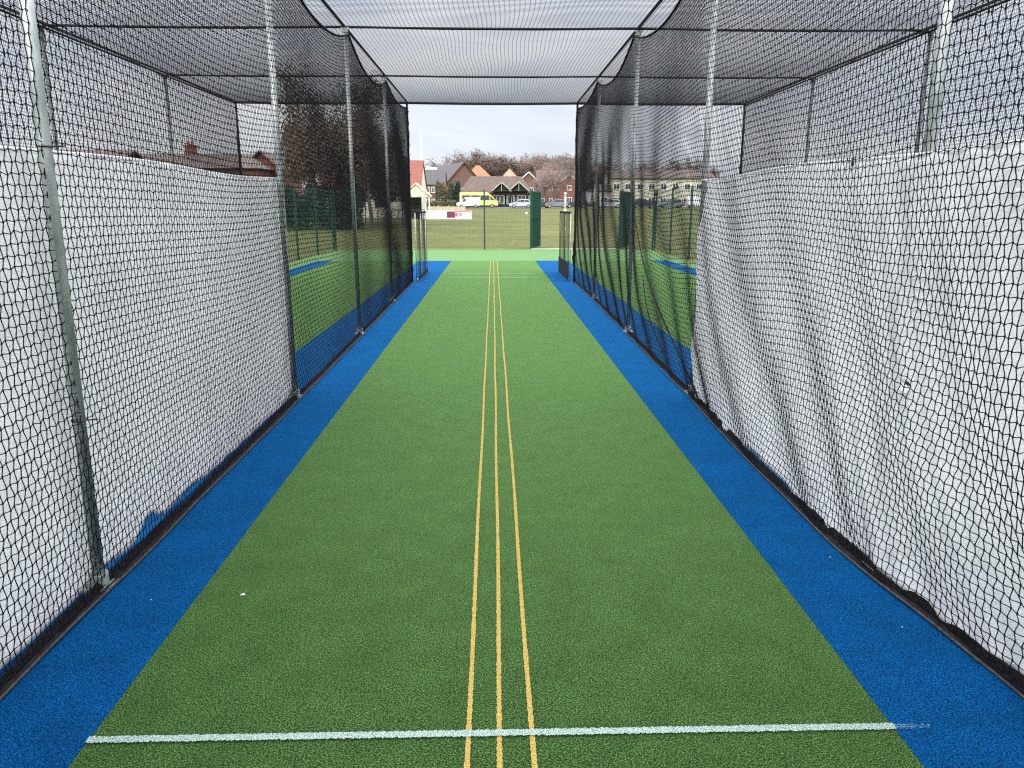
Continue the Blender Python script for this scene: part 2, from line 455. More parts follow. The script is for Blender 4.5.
AX = dict(x=(1, 0, 0), y=(0, 1, 0), z=(0, 0, 1))
def net_wall(side, x, label, folds, near_detail):
    inner = near_detail
    global SAG
    SAG = 0.25 if inner else 0.03
    root = thing('net_wall', label, 'cricket net', (0 if inner else x, 0, 0))
    parts = []
    r = 0.0023 if inner else 0.0028
    if near_detail:
        pass
        G = wall_points(side, 0, folds, Y0, Y0 + NU * PITCH, inner)
        parts.append(net_mesh(G[:278], r, (AX['x'], AX['y']), (AX['x'], AX['z']), True))
        parts.append(net_mesh(G[277:], r * 1.0, (AX['x'], AX['y']), (AX['x'], AX['z']), False))
    else:
        G = wall_points(side, 0, folds, Y0, Y0 + NU * PITCH, inner)
        parts.append(net_mesh(G, r, (AX['x'], AX['y']), (AX['x'], AX['z']), False))
    V, Q = merge(parts)
    np_mesh('netting', V, Q, M['net'], root)
    # hem ropes: head rope (sagging from post to post) and end rope
    hb = MB()
    hb.tube([(G[i, -1, 0], Y0 + i * PITCH, top_at(Y0 + i * PITCH)) for i in range(0, NU + 1, 2)], 0.014, 6)
    hb.build('head_rope', M['rope'], root, True)
    hb = MB()
    pts = []
    for j in range(0, 88, 2):
        p = G[-1, j]; pts.append((p[0] + random.uniform(-.008, .008), p[1] + 0.01, p[2]))
    hb.tube(pts, [0.020 + random.uniform(-.004, .008) for _ in pts], 6)
    hb.build('end_rope', M['rope'], root, True)
    # crumpled black skirt along the ground
    n = int((Y1 - Y0) / 0.05); m_ = 7
    vs = []
    base = [(-0.085, 0.002), (-0.060, 0.026), (-0.030, 0.012), (-0.006, 0.050), (0.012, 0.060), (0.035, 0.040), (0.06, 0.004)]
    wob = np.cumsum(rng.normal(0, .004, n + 1)); wob -= np.linspace(wob[0], wob[-1], n + 1)
    for i in range(n + 1):
        y = Y0 + i * 0.05
        s = (0.52 - 0.012 * y) * (1 + 0.14 * math.sin(y * 2.3) + 0.07 * math.sin(7.1 * y))
        bx0 = float(wall_x(side, y, 0)) if inner else 0.0
        for j, (bx_, bz) in enumerate(base):
            vs.append((side * (bx0 + 0.02 + bx_ * s + wob[i] * 0.2 + random.uniform(-.002, .002)), y + random.uniform(-.012, .012),
                       max(0.012, 1.35 * bz * s * (0.8 + 0.4 * random.random()) + 0.008)))
    mb = MB()
    mb.add(vs, [(i * m_ + j, i * m_ + j + 1, (i + 1) * m_ + j + 1, (i + 1) * m_ + j) for i in range(n) for j in range(m_ - 1)])
    mb.build('skirt', M['skirt'], root)
    # ground rope lying on the skirt
    mb = MB()
    mb.tube([(side * ((float(wall_x(side, t, 0)) if inner else 0) - 0.030 + 0.004 * math.sin(3.1 * t)), t, 0.018 + 0.003 * math.sin(5 * t)) for t in np.arange(Y0, Y1, 0.12)], 0.006, 6)
    mb.build('ground_rope', mat_rope_pale, root, True)
    return root

M['old_steel'] = mat('dull_steel', (0.16, 0.165, 0.155, 1), (0.08, 0.085, 0.08, 1), 20, 0.6, metal=0.3)
mat_rope_pale = mat('weathered_rope', (0.045, 0.035, 0.030, 1), (0.012, 0.010, 0.009, 1), 60, 0.9)
nl = net_wall(-1, -WX, 'black net wall along the left of the middle lane, in front of the left white screen', False, True)
nr = net_wall(1, WX, 'black net wall along the right of the middle lane, slack with diagonal folds over the right white screen', True, True)
net_wall(-1, -OX, 'outermost black net wall on the left, beyond the left side lane', False, False)
net_wall(1, OX, 'outermost black net wall on the right, beyond the right side lane', False, False)
# gathered folds: bunched twine hanging down in the slack right wall
for (ya, za, yb, zb) in ((13.4, 2.4, 10.6, 0.06), (9.7, 1.75, 6.2, 0.05), (8.9, .9, 7.4, 0.05)):
    pts = []
    for i in range(25):
        t = i / 24; yy_, z_ = ya + (yb - ya) * t ** 1.6, za + (zb - za) * t
        pts.append((float(wall_x(1, yy_, z_)) - 0.012 + 0.008 * math.sin(9 * t), yy_, z_))
    mb = MB(); mb.tube(pts, [0.004 + 0.006 * (i / 24) for i in range(25)], 5)
    mb.build('gathered_fold', M['rope'], nr, True)

def roof_net(xa, xb, label, r=0.0027):
    nu = int(round((Y1 - Y0) / 0.052)); nw = int(round((xb - xa) / 0.054))
    yy = np.linspace(Y0, Y1, nu + 1); xx = np.linspace(xa, xb, nw + 1)
    Yg, Xg = np.meshgrid(yy, xx, indexing='ij')
    t = (Xg - xa) / (xb - xa)
    sag = np.zeros_like(Yg)
    for a, b in zip(POSTS[:-1], POSTS[1:]):
        mk = (Yg >= a) & (Yg <= b); s = (Yg - a) / (b - a)
        sag = np.where(mk, 4 * s * (1 - s), sag)
    Z = HT - 0.012 - 0.02 * sag * (0.4 + 0.6 * 4 * t * (1 - t))
    chk = ((np.arange(nu + 1)[:, None] + np.arange(nw + 1)[None]) % 2) * 2.0 - 1
    Xw = Xg + chk * 0.006 + 0.02 * np.sin(2.1 * Yg + 3 * Xg) * 4 * t * (1 - t)
    Yw = Yg - chk * 0.003 + 0.03 * np.sin(1.7 * Xg + .6 * Yg) * sag
    G = np.stack([Xw, Yw, Z], -1)
    root = thing('roof_net', label, 'cricket net', (0, 0, 0), 0, 'roof nets over the three lanes')
    V, Q = net_mesh(G, r, (AX['y'], AX['z']), (AX['x'], AX['z']), False)
    np_mesh('netting', V, Q, M['net'], root)
roof_net(-OX, -WX, 'black roof net over the left side lane')
roof_net(-WX, WX, 'black roof net over the middle lane, against the white sky', 0.0021)
roof_net(WX, OX, 'black roof net over the right side lane')

names = {3.12: 'nearest', 6.6: 'second nearest', 10.08: 'third nearest', 13.65: 'fourth nearest', 17.1: 'farthest', -0.4: 'hindmost'}
for y in POSTS[1:]:
    mb = MB(); r = 0.026 if y > 17 else 0.015
    pts = []
    for i in range(61):
        x = -OX + 2 * OX * i / 60
        u = (abs(x) % WX) / WX if abs(x) < WX else (abs(x) - WX) / (OX - WX)
        pts.append((x, y, HT + 0.004 - 0.015 * math.sin(math.pi * (i % 20) / 20)))
    mb.tube(pts, r, 8)
    tag(mb.build('roof_cable', M['dark_steel'], None, True), 'dark cross bar spanning all three lanes under the roof nets, %s row' % names[y],
        'roof bar', 'cross bars holding up the roof nets')
for x, w in ((-OX, 'outer left'), (-WX, 'left'), (WX, 'right'), (OX, 'outer right')):
    mb = MB(); mb.tube([(x, Y0, HT + .03), (x, 8, HT + .028), (x, Y1, HT + .03)], 0.019, 8)
    tag(mb.build('roof_beam', M['dark_steel'], None, True), 'dark roof bar running down the lanes above the %s net wall' % w,
        'roof bar', 'long roof bars above the net walls')

# ------------------------------------------------------------------ posts
def make_post(steel=True):
    root = thing('net_post', 'x', 'post')
    m = M['steel'] if steel else M['dark_steel']
    mb = MB(); mb.tube([(0, 0, 0.012), (0, 0, 3.82)], 0.026, 20); mb.build('tube', m, root, True)
    mb = MB(); mb.tube([(0, 0, 0.008), (0, 0, 0.075)], 0.042, 20); mb.box(-.06, .06, -.06, .06, 0.006, 0.02); mb.build('base_socket', M['steel'], root)
    mb = MB(); mb.tube([(0, 0, 3.80), (0, 0, 3.85)], 0.036, 16); mb.box(-.05, .05, -.016, .016, 3.835, 3.858)
    mb.tube([(0, -.03, 3.76), (0, -.05, 3.74), (0, -.06, 3.77)], .005, 6); mb.build('top_clamp', M['steel'], root)
    return root
def ring(z, rad, root, r=0.0045, tail=True):
    mb = MB()
    mb.tube([(rad * math.cos(a), rad * math.sin(a), z) for a in np.linspace(0, 2 * math.pi, 17)], r, 6, False)
    if tail: mb.tube([(rad, 0, z), (rad + .05, 0.005, z + .004)], r * .8, 5)
    mb.build('cable_tie', M['tie'], root)
proto = None
LBL = {
    ('l', 3.12): 'grey galvanised post nearest the camera on the left, standing in front of the white screen',
    ('l', 6.6): 'galvanised post at the far end of the left white screen',
    ('l', 10.08): 'galvanised post of the left net wall, first one beyond the white screen',
    ('l', 13.65): 'galvanised post of the left net wall, second one beyond the white screen',
    ('r', 3.12): 'galvanised post nearest the camera on the right, its lower half behind the white screen',
    ('r', 6.6): 'galvanised post at the far end of the right white screen',
    ('r', 10.08): 'galvanised post of the right net wall, first one beyond the white screen',
    ('r', 13.65): 'galvanised post of the right net wall, second one beyond the white screen'}
for s, sd_ in ((-1, 'l'), (1, 'r')):
    for y in POSTS[1:-1]:
        if proto is None: o = proto = make_post(); flag = True
        else: o = copy_tree(proto)
        o.rotation_euler = (0, 0, 0)
        o.location = {('l', 3.12): (-1.805, 3.14, 0), ('l', 6.6): (-1.805, 6.6, 0), ('l', 10.08): (-1.825, 10.08, 0), ('l', 13.65): (-1.86, 13.7, 0),
                      ('r', 3.12): (1.845, 3.25, 0), ('r', 6.6): (1.845, 6.68, 0), ('r', 10.08): (1.855, 10.15, 0), ('r', 13.65): (1.895, 14.0, 0)}[(sd_, y)]
        o['label'] = LBL[(sd_, y)]; o['group'] = 'galvanised posts along the inner net walls'
first_left = proto
first_left.rotation_euler = (0, 0.014, 0)
for z, rr in ((0.80, .028), (1.93, .028)):
    ring(z, rr, first_left)
for s, sd_ in ((-1, 'left'), (1, 'right')):
    for y in POSTS[1:-1]:
        o = copy_tree(proto)
        for c in [c for c in bpy.data.objects if c.parent == o and c.name.startswith('cable_tie')]: bpy.data.objects.remove(c)
        for c in [c for c in bpy.data.objects if c.parent == o]:
            c.material_slots[0].link = 'OBJECT'; c.material_slots[0].material = M['old_steel']
        o.location = (s * (OX + .04), y, 0); o.rotation_euler = (0, 0, 0)
        o['label'] = '%s galvanised post of the outermost net wall on the %s' % (names[y], sd_); o['group'] = 'posts along the outer net walls'
dark = None
for x, w in ((-OX, 'outer left'), (-WX, 'left inner'), (WX, 'right inner'), (OX, 'outer right')):
    if dark is None:
        dark = thing('corner_post', 'x', 'post')
        mb = MB(); mb.tube([(0, 0, 0.0), (0, 0, 3.86)], 0.024, 12); mb.build('tube', M['dark_steel'], dark, True)
        for z in np.arange(0.25, 3.8, 0.42):
            mb = MB()
            zz = z + random.uniform(-.08, .08)
            mb.tube([(.03 * math.cos(a), .03 * math.sin(a), zz) for a in np.linspace(0, 6.28, 11)], .007, 5, False)
            mb.tube([(.03, 0, zz), (.05, -.01, zz + .02)], .005, 5)
            mb.build('lacing', M['rope'], dark)
        o = dark
    else: o = copy_tree(dark)
    o.location = (x, Y1 + 0.035, 0)
    o['label'] = 'black laced corner post at the far end of the %s net wall' % w; o['group'] = 'black posts at the far end of the nets'

# ------------------------------------------------------------------ white screens
def screen(side, x, ya, yb, label, bot, edge, folds, holes=None):
    root = thing('white_screen', label, 'screen', (0, 0, 0))
    nu = int((yb - ya) / 0.02); nw = 70
    V = []
    P = rng.uniform(0, 6.28, 12)
    for i in range(nu + 1):
        u = i / nu
        for j in range(nw + 1):
            k = j / nw
            y = ya + (yb - ya) * u
            if u > 0.93: y += edge(k) * (u - 0.93) / 0.07
            zt = 1.918 + 0.012 * math.sin(2.1 * y + P[0]) + .006 * math.sin(9 * y)
            z = bot(y) + (zt - bot(y)) * k
            d = 0.0
            if folds:
                d += 0.008 * math.sin(2 * math.pi * (y / 0.85 - 1.2 * z + .2 * z * z) + P[1]) * (1 - k * .75)
                d += 0.007 * math.sin(2 * math.pi * (y / 0.47 - .9 * z) + P[2]) * (1 - k) 
                d += 0.006 * math.sin(2 * math.pi * (y / 0.23 - 1.9 * z) + P[3]) * (0.3 + 0.7 * math.sin(1.1 * y + P[4]) ** 2)
            else:
                d += 0.009 * math.sin(2 * math.pi * (y / 0.9 + .06 * z) + P[1]) * (0.4 + k * .4)
                d += 0.0045 * math.sin(2 * math.pi * (y / 0.31 + .12 * z) + P[2]) * (0.5 + .5 * math.sin(1.7 * y))
                d += 0.004 * math.sin(2 * math.pi * (z / 0.6 + .1 * y) + P[3])
            d += 0.003 * math.sin(23 * y + 4 * z + P[5]) * math.sin(5 * z + P[6])
            V.append((side * (float(wall_x(side, y, z)) + x + d), y, z))
    V = np.array(V); n = nw + 1
    idx = np.arange((nu + 1) * n).reshape(nu + 1, n)
    Q = np.stack([idx[:-1, :-1], idx[1:, :-1], idx[1:, 1:], idx[:-1, 1:]], -1)
    keep = np.ones(Q.shape[:2], bool)
    if holes:
        for (hy, hz, hr) in holes:
            c = V[Q].mean(2)
            keep &= ((c[..., 1] - hy) ** 2 + ((c[..., 2] - hz) * 1.8) ** 2) > hr ** 2
    Q = Q[keep].reshape(-1, 4)
    o = np_mesh('cloth', V, Q, M['screen'], root)
    md = o.modifiers.new('thickness', 'SOLIDIFY'); md.thickness = 0.003; md.offset = 0
    mb = MB()
    mb.tube([(side * (float(wall_x(side, y, 2)) + x), y, 1.918 + 0.012 * math.sin(2.1 * y + P[0]) + .004) for y in np.arange(ya, yb, .1)], 0.008, 6)
    mb.build('top_hem', M['screen'], root, True)
    for y in [3.3, 5.05] if side < 0 else [3.82]:
        mb = MB(); a = random.uniform(-.01, .01)
        xc = side * (float(wall_x(side, y, 2)) + x); mb.box(xc - .009, xc + .009, y - .004, y + .005, 1.89 + a, 1.93 + a); mb.build('cable_tie', M['tie'], root)
    return root, P

def bump(y, c, w, h): return h * math.exp(-((y - c) / w) ** 2)
sl, _ = screen(-1, 0.088, -0.4, 6.84, 'long white cloth screen hung on the left net wall, fairly taut',
       lambda y: 0.004 + bump(y, 3.78, 0.13, 0.085) + bump(y, 4.3, 0.22, 0.03) + bump(y, 3.3, .12, .02) + 0.004 * math.sin(6 * y),
       lambda k: 0.03 * math.sin(7 * k) - 0.05 * k, False)
sr, _ = screen(1, 0.030, -0.4, 6.62, 'long white cloth screen hung on the right net wall, creased, with a small tear',
       lambda y: 0.022 + 0.010 * math.sin(4.1 * y + 1) + bump(y, 4.6, 0.4, 0.03) + bump(y, 2.2, .25, .03),
       lambda k: 0.16 * math.sin(3.1 * k + .2) - 0.16 + 0.05 * math.sin(11 * k), True)
# curled flap below the tear
mb = MB()
mb.add([(1.783, 3.05, .945), (1.783, 3.14, .95), (1.772, 3.13, .92), (1.770, 3.07, .915), (1.778, 3.06, .895), (1.778, 3.12, .90)],
       [(0, 1, 2, 3), (3, 2, 5, 4)])
mb.build('torn_flap', M['screen'], sr)
mb = MB(); mb.add([(1.788, 3.055, .947), (1.786, 3.08, .962), (1.786, 3.115, .965), (1.788, 3.145, .952), (1.785, 3.10, .945)], [(0, 1, 2, 3, 4)])
mb.build('tear', M['timber'], sr)

# ------------------------------------------------------------------ short side barriers at the lane end
def barrier(x, label, s):
    root = thing('barrier_panel', label, 'barrier', (x, 17.25, 0), 0, 'low net barriers at the far end of the lane')
    L, H = 2.6, 1.55
    mb = MB()
    mb.tube([(0, L, .02), (0, L, H)], .009, 8); mb.tube([(0, L * .5, .02), (0, L * .5, H)], .010, 8)
    mb.tube([(0, 0, .04), (0, L, .04)], .013, 8)
    mb.build('frame', M['whitepaint'] if s < 0 else M['steel'], root, True)
    mb = MB(); mb.tube([(0, 0, .0), (0, 0, H)], .011, 8); mb.build('end_post', M['steel'], root, True)
    mb = MB(); mb.tube([(0, 0, H), (0, L, H)], .026, 8); mb.build('top_rail', M['rope'], root, True)
    yy = np.linspace(0, L, 53); zz = np.linspace(.04, H, 31)
    A, B = np.meshgrid(yy, zz, indexing='ij')
    G = np.stack([-s * .026 + .006 * np.sin(5 * A), A, B], -1)
    V, Q = net_mesh(G, .0017, (AX['x'], AX['y']), (AX['x'], AX['z']))
    np_mesh('netting', V, Q, M['net'], root)
    mb = MB(); mb.box(-s * .04 - .003, -s * .04 + .003, 0.02, L - .02, .02, .42 if s > 0 else .12); mb.build('skirt', M['skirt'], root)
barrier(-1.76, 'low net barrier with a white frame at the far left end of the middle lane', -1)
barrier(1.76, 'low net barrier with dark skirt at the far right end of the middle lane', 1)

# ------------------------------------------------------------------ green mesh fence and gates
FH = 2.3
def mesh_panel(p0, p1, h, z0, root, name='mesh_panel', dv=0.05, dh=0.2, r=.0020):
    p0, p1 = Vector(p0), Vector(p1); L = (p1 - p0).length; d = (p1 - p0).normalized()
    nrm = (-d.y, d.x, 0)
    n = int(L / dv); ts = np.linspace(0, L, n + 1)
    base = np.array(p0)[None] + ts[:, None] * np.array(d)[None]
    lines = np.stack([base + [0, 0, z0], base + [0, 0, z0 + h]], 1)
    V1, Q1 = tubes(lines, np.array([r, r]), tuple(d), nrm)
    zs = np.arange(z0 + .02, z0 + h, dh)
    lines = np.stack([np.array([[p0.x, p0.y, z] for z in zs]), np.array([[p1.x, p1.y, z] for z in zs])], 1)
    V2, Q2 = tubes(lines, np.array([r * 1.3, r * 1.3]), nrm, (0, 0, 1))
    V, Q = merge([(V1, Q1), (V2, Q2)])
    np_mesh(name, V, Q, M['fence'], root, False)
def fence(pts, label, rail=False):
    o0 = Vector((pts[0][0], pts[0][1], 0))
    root = thing('mesh_fence', label, 'fence', o0)
    loc = [Vector((a - o0.x, b - o0.y, 0)) for a, b in pts]
    for p in loc:
        mb = MB(); mb.box(p.x - .03, p.x + .03, p.y - .03, p.y + .03, -.05, FH + .02, ); mb.box(p.x - .034, p.x + .034, p.y - .034, p.y + .034, FH + .02, FH + .03)
        mb.build('fence_post', M['fence'], root)
    for a, b in zip(loc[:-1], loc[1:]):
        mesh_panel(a, b, FH - .06, .05, root)
YB = 30.4
fence([(x, YB) for x in (-6.28, -3.4, -0.345, 1.50)], 'dark green mesh fence across the back, left of the open gate')
fence([(x, YB) for x in (5.15, 6.43)], 'short green mesh fence at the back right corner, right of the open gate')
fence([(-6.35, y) for y in (YB - .06 - 2.8 * k for k in range(0, 12))], 'dark green mesh fence running down the left side of the lanes')
fence([(6.5, y) for y in (YB - .06 - 2.7 * k for k in range(0, 12))], 'dark green mesh fence running down the right side of the lanes')
def gate(x, y, ang, label, L=2.0):
    root = thing('mesh_gate', label, 'gate', (x, y, 0), ang, 'two leaves of the open gate')
    mb = MB()
    for a in (0.04, L): mb.box(-.03, .03, a - .03, a + .03, .02, FH - .02)
    for z in (.03, 1.15, FH - .08): mb.box(-.025, .025, .07, L - .03, z, z + .05)
    mb.build('gate_frame', M['fence'], root)
    mesh_panel((0, .07, 0), (0, L - .03, 0), FH - .1, .05, root, 'mesh_panel', .03, .1, .004)
    mesh_panel((.03, .07, 0), (.03, L - .03, 0), FH - .1, .05, root, 'mesh_panel', .03, .1, .004)
    mb = MB(); mb.tube([(0.03, L - .1, 1.0), (.10, L - .1, 1.0), (.10, L - .22, 1.0)], .012, 6); mb.tube([(-.04, L - .03, .02), (-.04, L - .03, .7)], .01, 6)
    mb.build('handle', M['steel'], root)
    for z in (.4, 1.2, 1.95):
        mb = MB(); mb.box(-.045, .045, -.04, .02, z, z + .12); mb.build('hinge', M['fence'], root)
gate(1.55, YB + .09, R(-13), 'dark green mesh gate leaf standing open, right of the middle of the back fence', 2.0)
gate(5.07, YB + .09, R(-22), 'dark green mesh gate leaf standing open, seen through the right net wall', 2.0)

# ------------------------------------------------------------------ trees and shrubs
def tube3(V, Fq, p, q, r0, r1):
    d = (q - p)
    if d.length < 1e-6: return
    d.normalize()
    up = Vector((0, 0, 1)) if abs(d.z) < .9 else Vector((1, 0, 0))
    a = d.cross(up).normalized(); b = a.cross(d); n = len(V)
    for c, r in ((p, r0), (q, r1)):
        for k in range(3):
            t = 2.094 * k
            V.append(tuple(c + (a * math.cos(t) + b * math.sin(t)) * r))
    Fq.extend([(n, n + 1, n + 4, n + 3), (n + 1, n + 2, n + 5, n + 4), (n + 2, n, n + 3, n + 5)])

def grow(rnd, V, Fq, tips, p, d, L, r, lev, maxlev, spread, droop, trunkF):
    seg = 4 if lev == 0 else 3
    for s in range(seg):
        nd = (d + Vector((rnd.gauss(0, .12), rnd.gauss(0, .12), rnd.gauss(0, .08) - droop * lev * .04))).normalized()
        q = p + nd * L / seg
        r2 = r * (0.80 if lev else .86)
        if lev == 0: tube3(trunkF[0], trunkF[1], p, q, r, r2)
        else: tube3(V, Fq, p, q, r, r2)
        if lev < maxlev and not (lev == 0 and s == 0):
            for c in range(2 if lev < 3 else 3):
                ax = Vector((rnd.gauss(0, 1), rnd.gauss(0, 1), rnd.gauss(0, .5))).normalized()
                cd = (nd + ax * spread * rnd.uniform(.6, 1.2)).normalized()
                grow(rnd, V, Fq, tips, q, cd, L * rnd.uniform(.5, .72), r2 * .58, lev + 1, maxlev, spread, droop, trunkF)
        p, d, r = q, nd, r2
    if lev >= 2: tips.append(p.copy())

def make_tree(seed, H, label, group, bark, twig=None, maxlev=4, spread=.85, droop=0, leaves=0, r0=.2, lsize=.12, thin=.6):
    rnd = random.Random(seed)
    V, Fq, tips, T = [], [], [], ([], [])
    grow(rnd, V, Fq, tips, Vector((0, 0, 0)), Vector((0, 0, 1)), H * .55, r0, 0, maxlev, spread, droop, T)
    zmax = max(v[2] for v in V); sc = H / zmax
    root = thing('bare_tree', label, 'tree', (0, 0, 0), 0, group)
    def S(vs): return [(x * sc, y * sc, z * sc) for x, y, z in vs]
    me = bpy.data.meshes.new('trunk'); me.from_pydata(S(T[0]), [], T[1]); link('trunk', me, bark, root)
    me = bpy.data.meshes.new('crown')
    V = S(V); 
    if leaves:
        for k in range(leaves):
            t = rnd.choice(tips) * sc + Vector((rnd.gauss(0, .35), rnd.gauss(0, .35), rnd.gauss(0, .35)))
            a = Vector((rnd.gauss(0, 1), rnd.gauss(0, 1), rnd.gauss(0, 1))).normalized() * lsize * rnd.uniform(.6, 1.4)
            b = a.orthogonal().normalized() * lsize * thin
            n = len(V); V += [tuple(t - a), tuple(t + b), tuple(t + a), tuple(t - b)]; Fq.append((n, n + 1, n + 2, n + 3))
    me.from_pydata(V, [], Fq)
    cr = link('crown', me, twig or bark, root)
    return root

def place(root, x, y, rz=0, s=1.0, sx=None, label=None):
    root.location = (x, y, gz(y) - 0.05); root.rotation_euler = (0, 0, rz); root.scale = (sx or s, sx or s, s)
    if label: root['label'] = label
    return root
def px(x, Y): return (x - 493) / 745 * Y
def zz(y, Y): return 1.7 + (206 - y) / 745 * Y

GR = 'bare winter trees along the skyline'
protos = [make_tree(11, 12, 'bare brown winter tree in the row behind the houses', GR, M['bark'], r0=.22, spread=.9, leaves=4200, lsize=.42, thin=.13),
          make_tree(23, 12, 'bare brown winter tree in the row behind the houses', GR, M['bark'], r0=.20, spread=.75, leaves=4200, lsize=.42, thin=.13),
          make_tree(37, 12, 'bare brown winter tree in the row behind the houses', GR, M['bark'], r0=.24, spread=1.0, leaves=4200, lsize=.42, thin=.13)]
usedp = set()
def skyline(pxx, ytop, Y, width=1.15):
    k = random.randrange(3)
    if k in usedp: o = copy_tree(protos[k])
    else: o = protos[k]; usedp.add(k)
    s = (zz(ytop, Y) - gz(Y)) / 12
    place(o, px(pxx, Y), Y, random.uniform(0, 6), s, s * width)
for a in ((404, 165, 215), (418, 161, 210), (433, 167, 220), (448, 169, 215), (462, 162, 210), (470, 157, 212), (479, 156, 205), (487, 158, 214), (496, 161, 208),
          (505, 164, 215), (514, 160, 205), (522, 159, 212), (531, 163, 205), (538, 157, 210), (547, 160, 202), (556, 162, 212), (566, 158, 205), (575, 161, 214),
          (474, 160, 225), (492, 163, 228), (466, 161, 232), (483, 159, 222), (452, 168, 226), (440, 170, 228), (560, 160, 225), (543, 158, 222),
          (588, 163, 206), (600, 166, 214), (612, 168, 205), (628, 166, 210), (640, 163, 204), (652, 167, 214), (664, 164, 205), (678, 160, 210), (690, 167, 205), (706, 172, 208)):
    skyline(*a)
# birches in front of the brick terrace
GB = 'pale birches in front of the brick terrace'
bp_ = make_tree(51, 9, 'slender pale birch with bare branches in front of the brick terrace', GB, M['birch'], maxlev=4, spread=.5, droop=1.2, r0=.11, leaves=1500, lsize=.35, thin=.1)
bl = make_tree(52, 9, 'slender pale birch with bare branches in front of the brick terrace', GB, M['birch'], maxlev=4, spread=.55, droop=1.0, r0=.10, leaves=1500, lsize=.35, thin=.1)
place(bp_, px(539, 146), 146, 0, .95, .8, 'pale birch with bare branches just right of the open green gate')
place(bl, px(553.5, 147), 147, 1, .92, .7, 'pale birch with bare branches between the silver and the grey car')
o = copy_tree(bp_); place(o, px(546, 150), 150, 2, 1.0, .8, 'pale birch close behind the grey car, in front of the brick terrace')
o = copy_tree(bl); place(o, px(565, 146), 146, 3, 1.0, .8, 'pale birch behind the dark car at the right edge of the opening')
# large brown tree seen through the left net wall
GL = 'large brown trees beyond the left nets'
t1 = make_tree(71, 10.5, 'large dense brown tree seen through the left net wall', GL, M['darkbark'], M['deadleaf'], maxlev=4, spread=1.0, r0=.35, leaves=15000, lsize=.12)
place(t1, -7.9, 50, .4, .88, .62, 'large dense brown tree beyond the left lane, nearest to the pavilion')
o = copy_tree(t1); place(o, -11.6, 53, 2.2, .95, .62, 'large dense brown tree beyond the left lane, farthest from the pavilion')
o = copy_tree(t1); place(o, -11.2, 60, 4.1, 1.0, .66, 'tall brown tree between and behind the two nearer brown trees')

def leafy(name, label, cat, x0, x1, y0, y1, z0, z1, n, m, size, group=None, loc=(0, 0, 0), stems=True, lump=1.0):
    """hedge or shrub made of leaf-sized faces through its volume, with stems"""
    root = thing(name, label, cat, loc, 0, group)
    V, Fq = [], []
    for k in range(n):
        u = random.random(); x = x0 + (x1 - x0) * u
        top = z1 * (0.80 + 0.12 * math.sin(x * 2.3 * lump + y0) + 0.08 * math.sin(x * 5.1 * lump))
        z = z0 + (top - z0) * random.random() ** .7
        y = y0 + (y1 - y0) * random.random()
        a = Vector((random.gauss(0, 1), random.gauss(0, 1), random.gauss(0, 1))).normalized() * size * random.uniform(.5, 1.3)
        b = a.orthogonal().normalized() * size * .6; t = Vector((x, y, z)); q = len(V)
        V += [tuple(t - a), tuple(t + b), tuple(t + a), tuple(t - b)]; Fq.append((q, q + 1, q + 2, q + 3))
    me = bpy.data.meshes.new('foliage'); me.from_pydata(V, [], Fq); link('foliage', me, m, root)
    if stems:
        mb = MB()
        for k in range(max(2, int((x1 - x0) / .8))):
            x = x0 + (x1 - x0) * (k + .5) / max(2, int((x1 - x0) / .8)); mb.tube([(x, (y0 + y1) / 2, -.05), (x + .1, (y0 + y1) / 2, z1 * .6)], .04, 5)
        mb.build('stem', M['darkbark'], root)
    return root
leafy('hedge', 'dark green evergreen hedge seen through the left net, beyond the mesh fence', 'hedge', -3.2, 3.6, -.8, .8, 0, 3.2, 9000, M['hedge'], .11, loc=(px(312, 50), 50, gz(50)))
leafy('hedge', 'low scrubby hedge in front of the red brick house', 'hedge', -4, 4.5, -.5, .5, 0, 1.3, 3000, M['scrub'], .13, loc=(px(448, 142), 142, gz(142)))
leafy('hedge', 'low dark hedge along the car park in front of the clubhouse', 'hedge', -8, 9, -.4, .4, 0, .75, 4000, M['hedge'], .12, loc=(px(508, 143.5), 143.5, gz(143)))
leafy('hedge', 'low dark hedge behind the cars in front of the brick terrace', 'hedge', -5.5, 9, -.4, .4, 0, 1.1, 4000, M['scrub'], .13, loc=(px(560, 143), 143, gz(143)))
leafy('brown_shrub', 'dense brown shrubs below the trees, in front of the pavilion', 'shrub', -4.6, 1.0, -1.2, 1.2, 1.7, 6.0, 9000, M['deadleaf'], .13, loc=(px(398, 58), 58, gz(58)))
ev = leafy('evergreen_shrub', 'tall narrow dark evergreen standing left of the clubhouse', 'shrub', -.9, .9, -.7, .7, .2, 5.6, 2200, M['hedge'], .16, loc=(px(457, 150), 150, 1.45))
leafy('grey_shrub', 'tall scrubby grey green shrub in front of the brick gable left of the clubhouse', 'shrub', -2.6, 1.6, -.6, .6, 0, 5.6, 2600, M['scrub'], .2, loc=(px(450, 152), 152, 1.45))
ev2 = leafy('evergreen_shrub', 'dull green evergreen behind the flagpole, above the slate roof', 'shrub', -3.5, 3.5, -1, 1, 3, 11, 3600, M['scrub'], .22, loc=(px(431, 205), 205, 1.45))

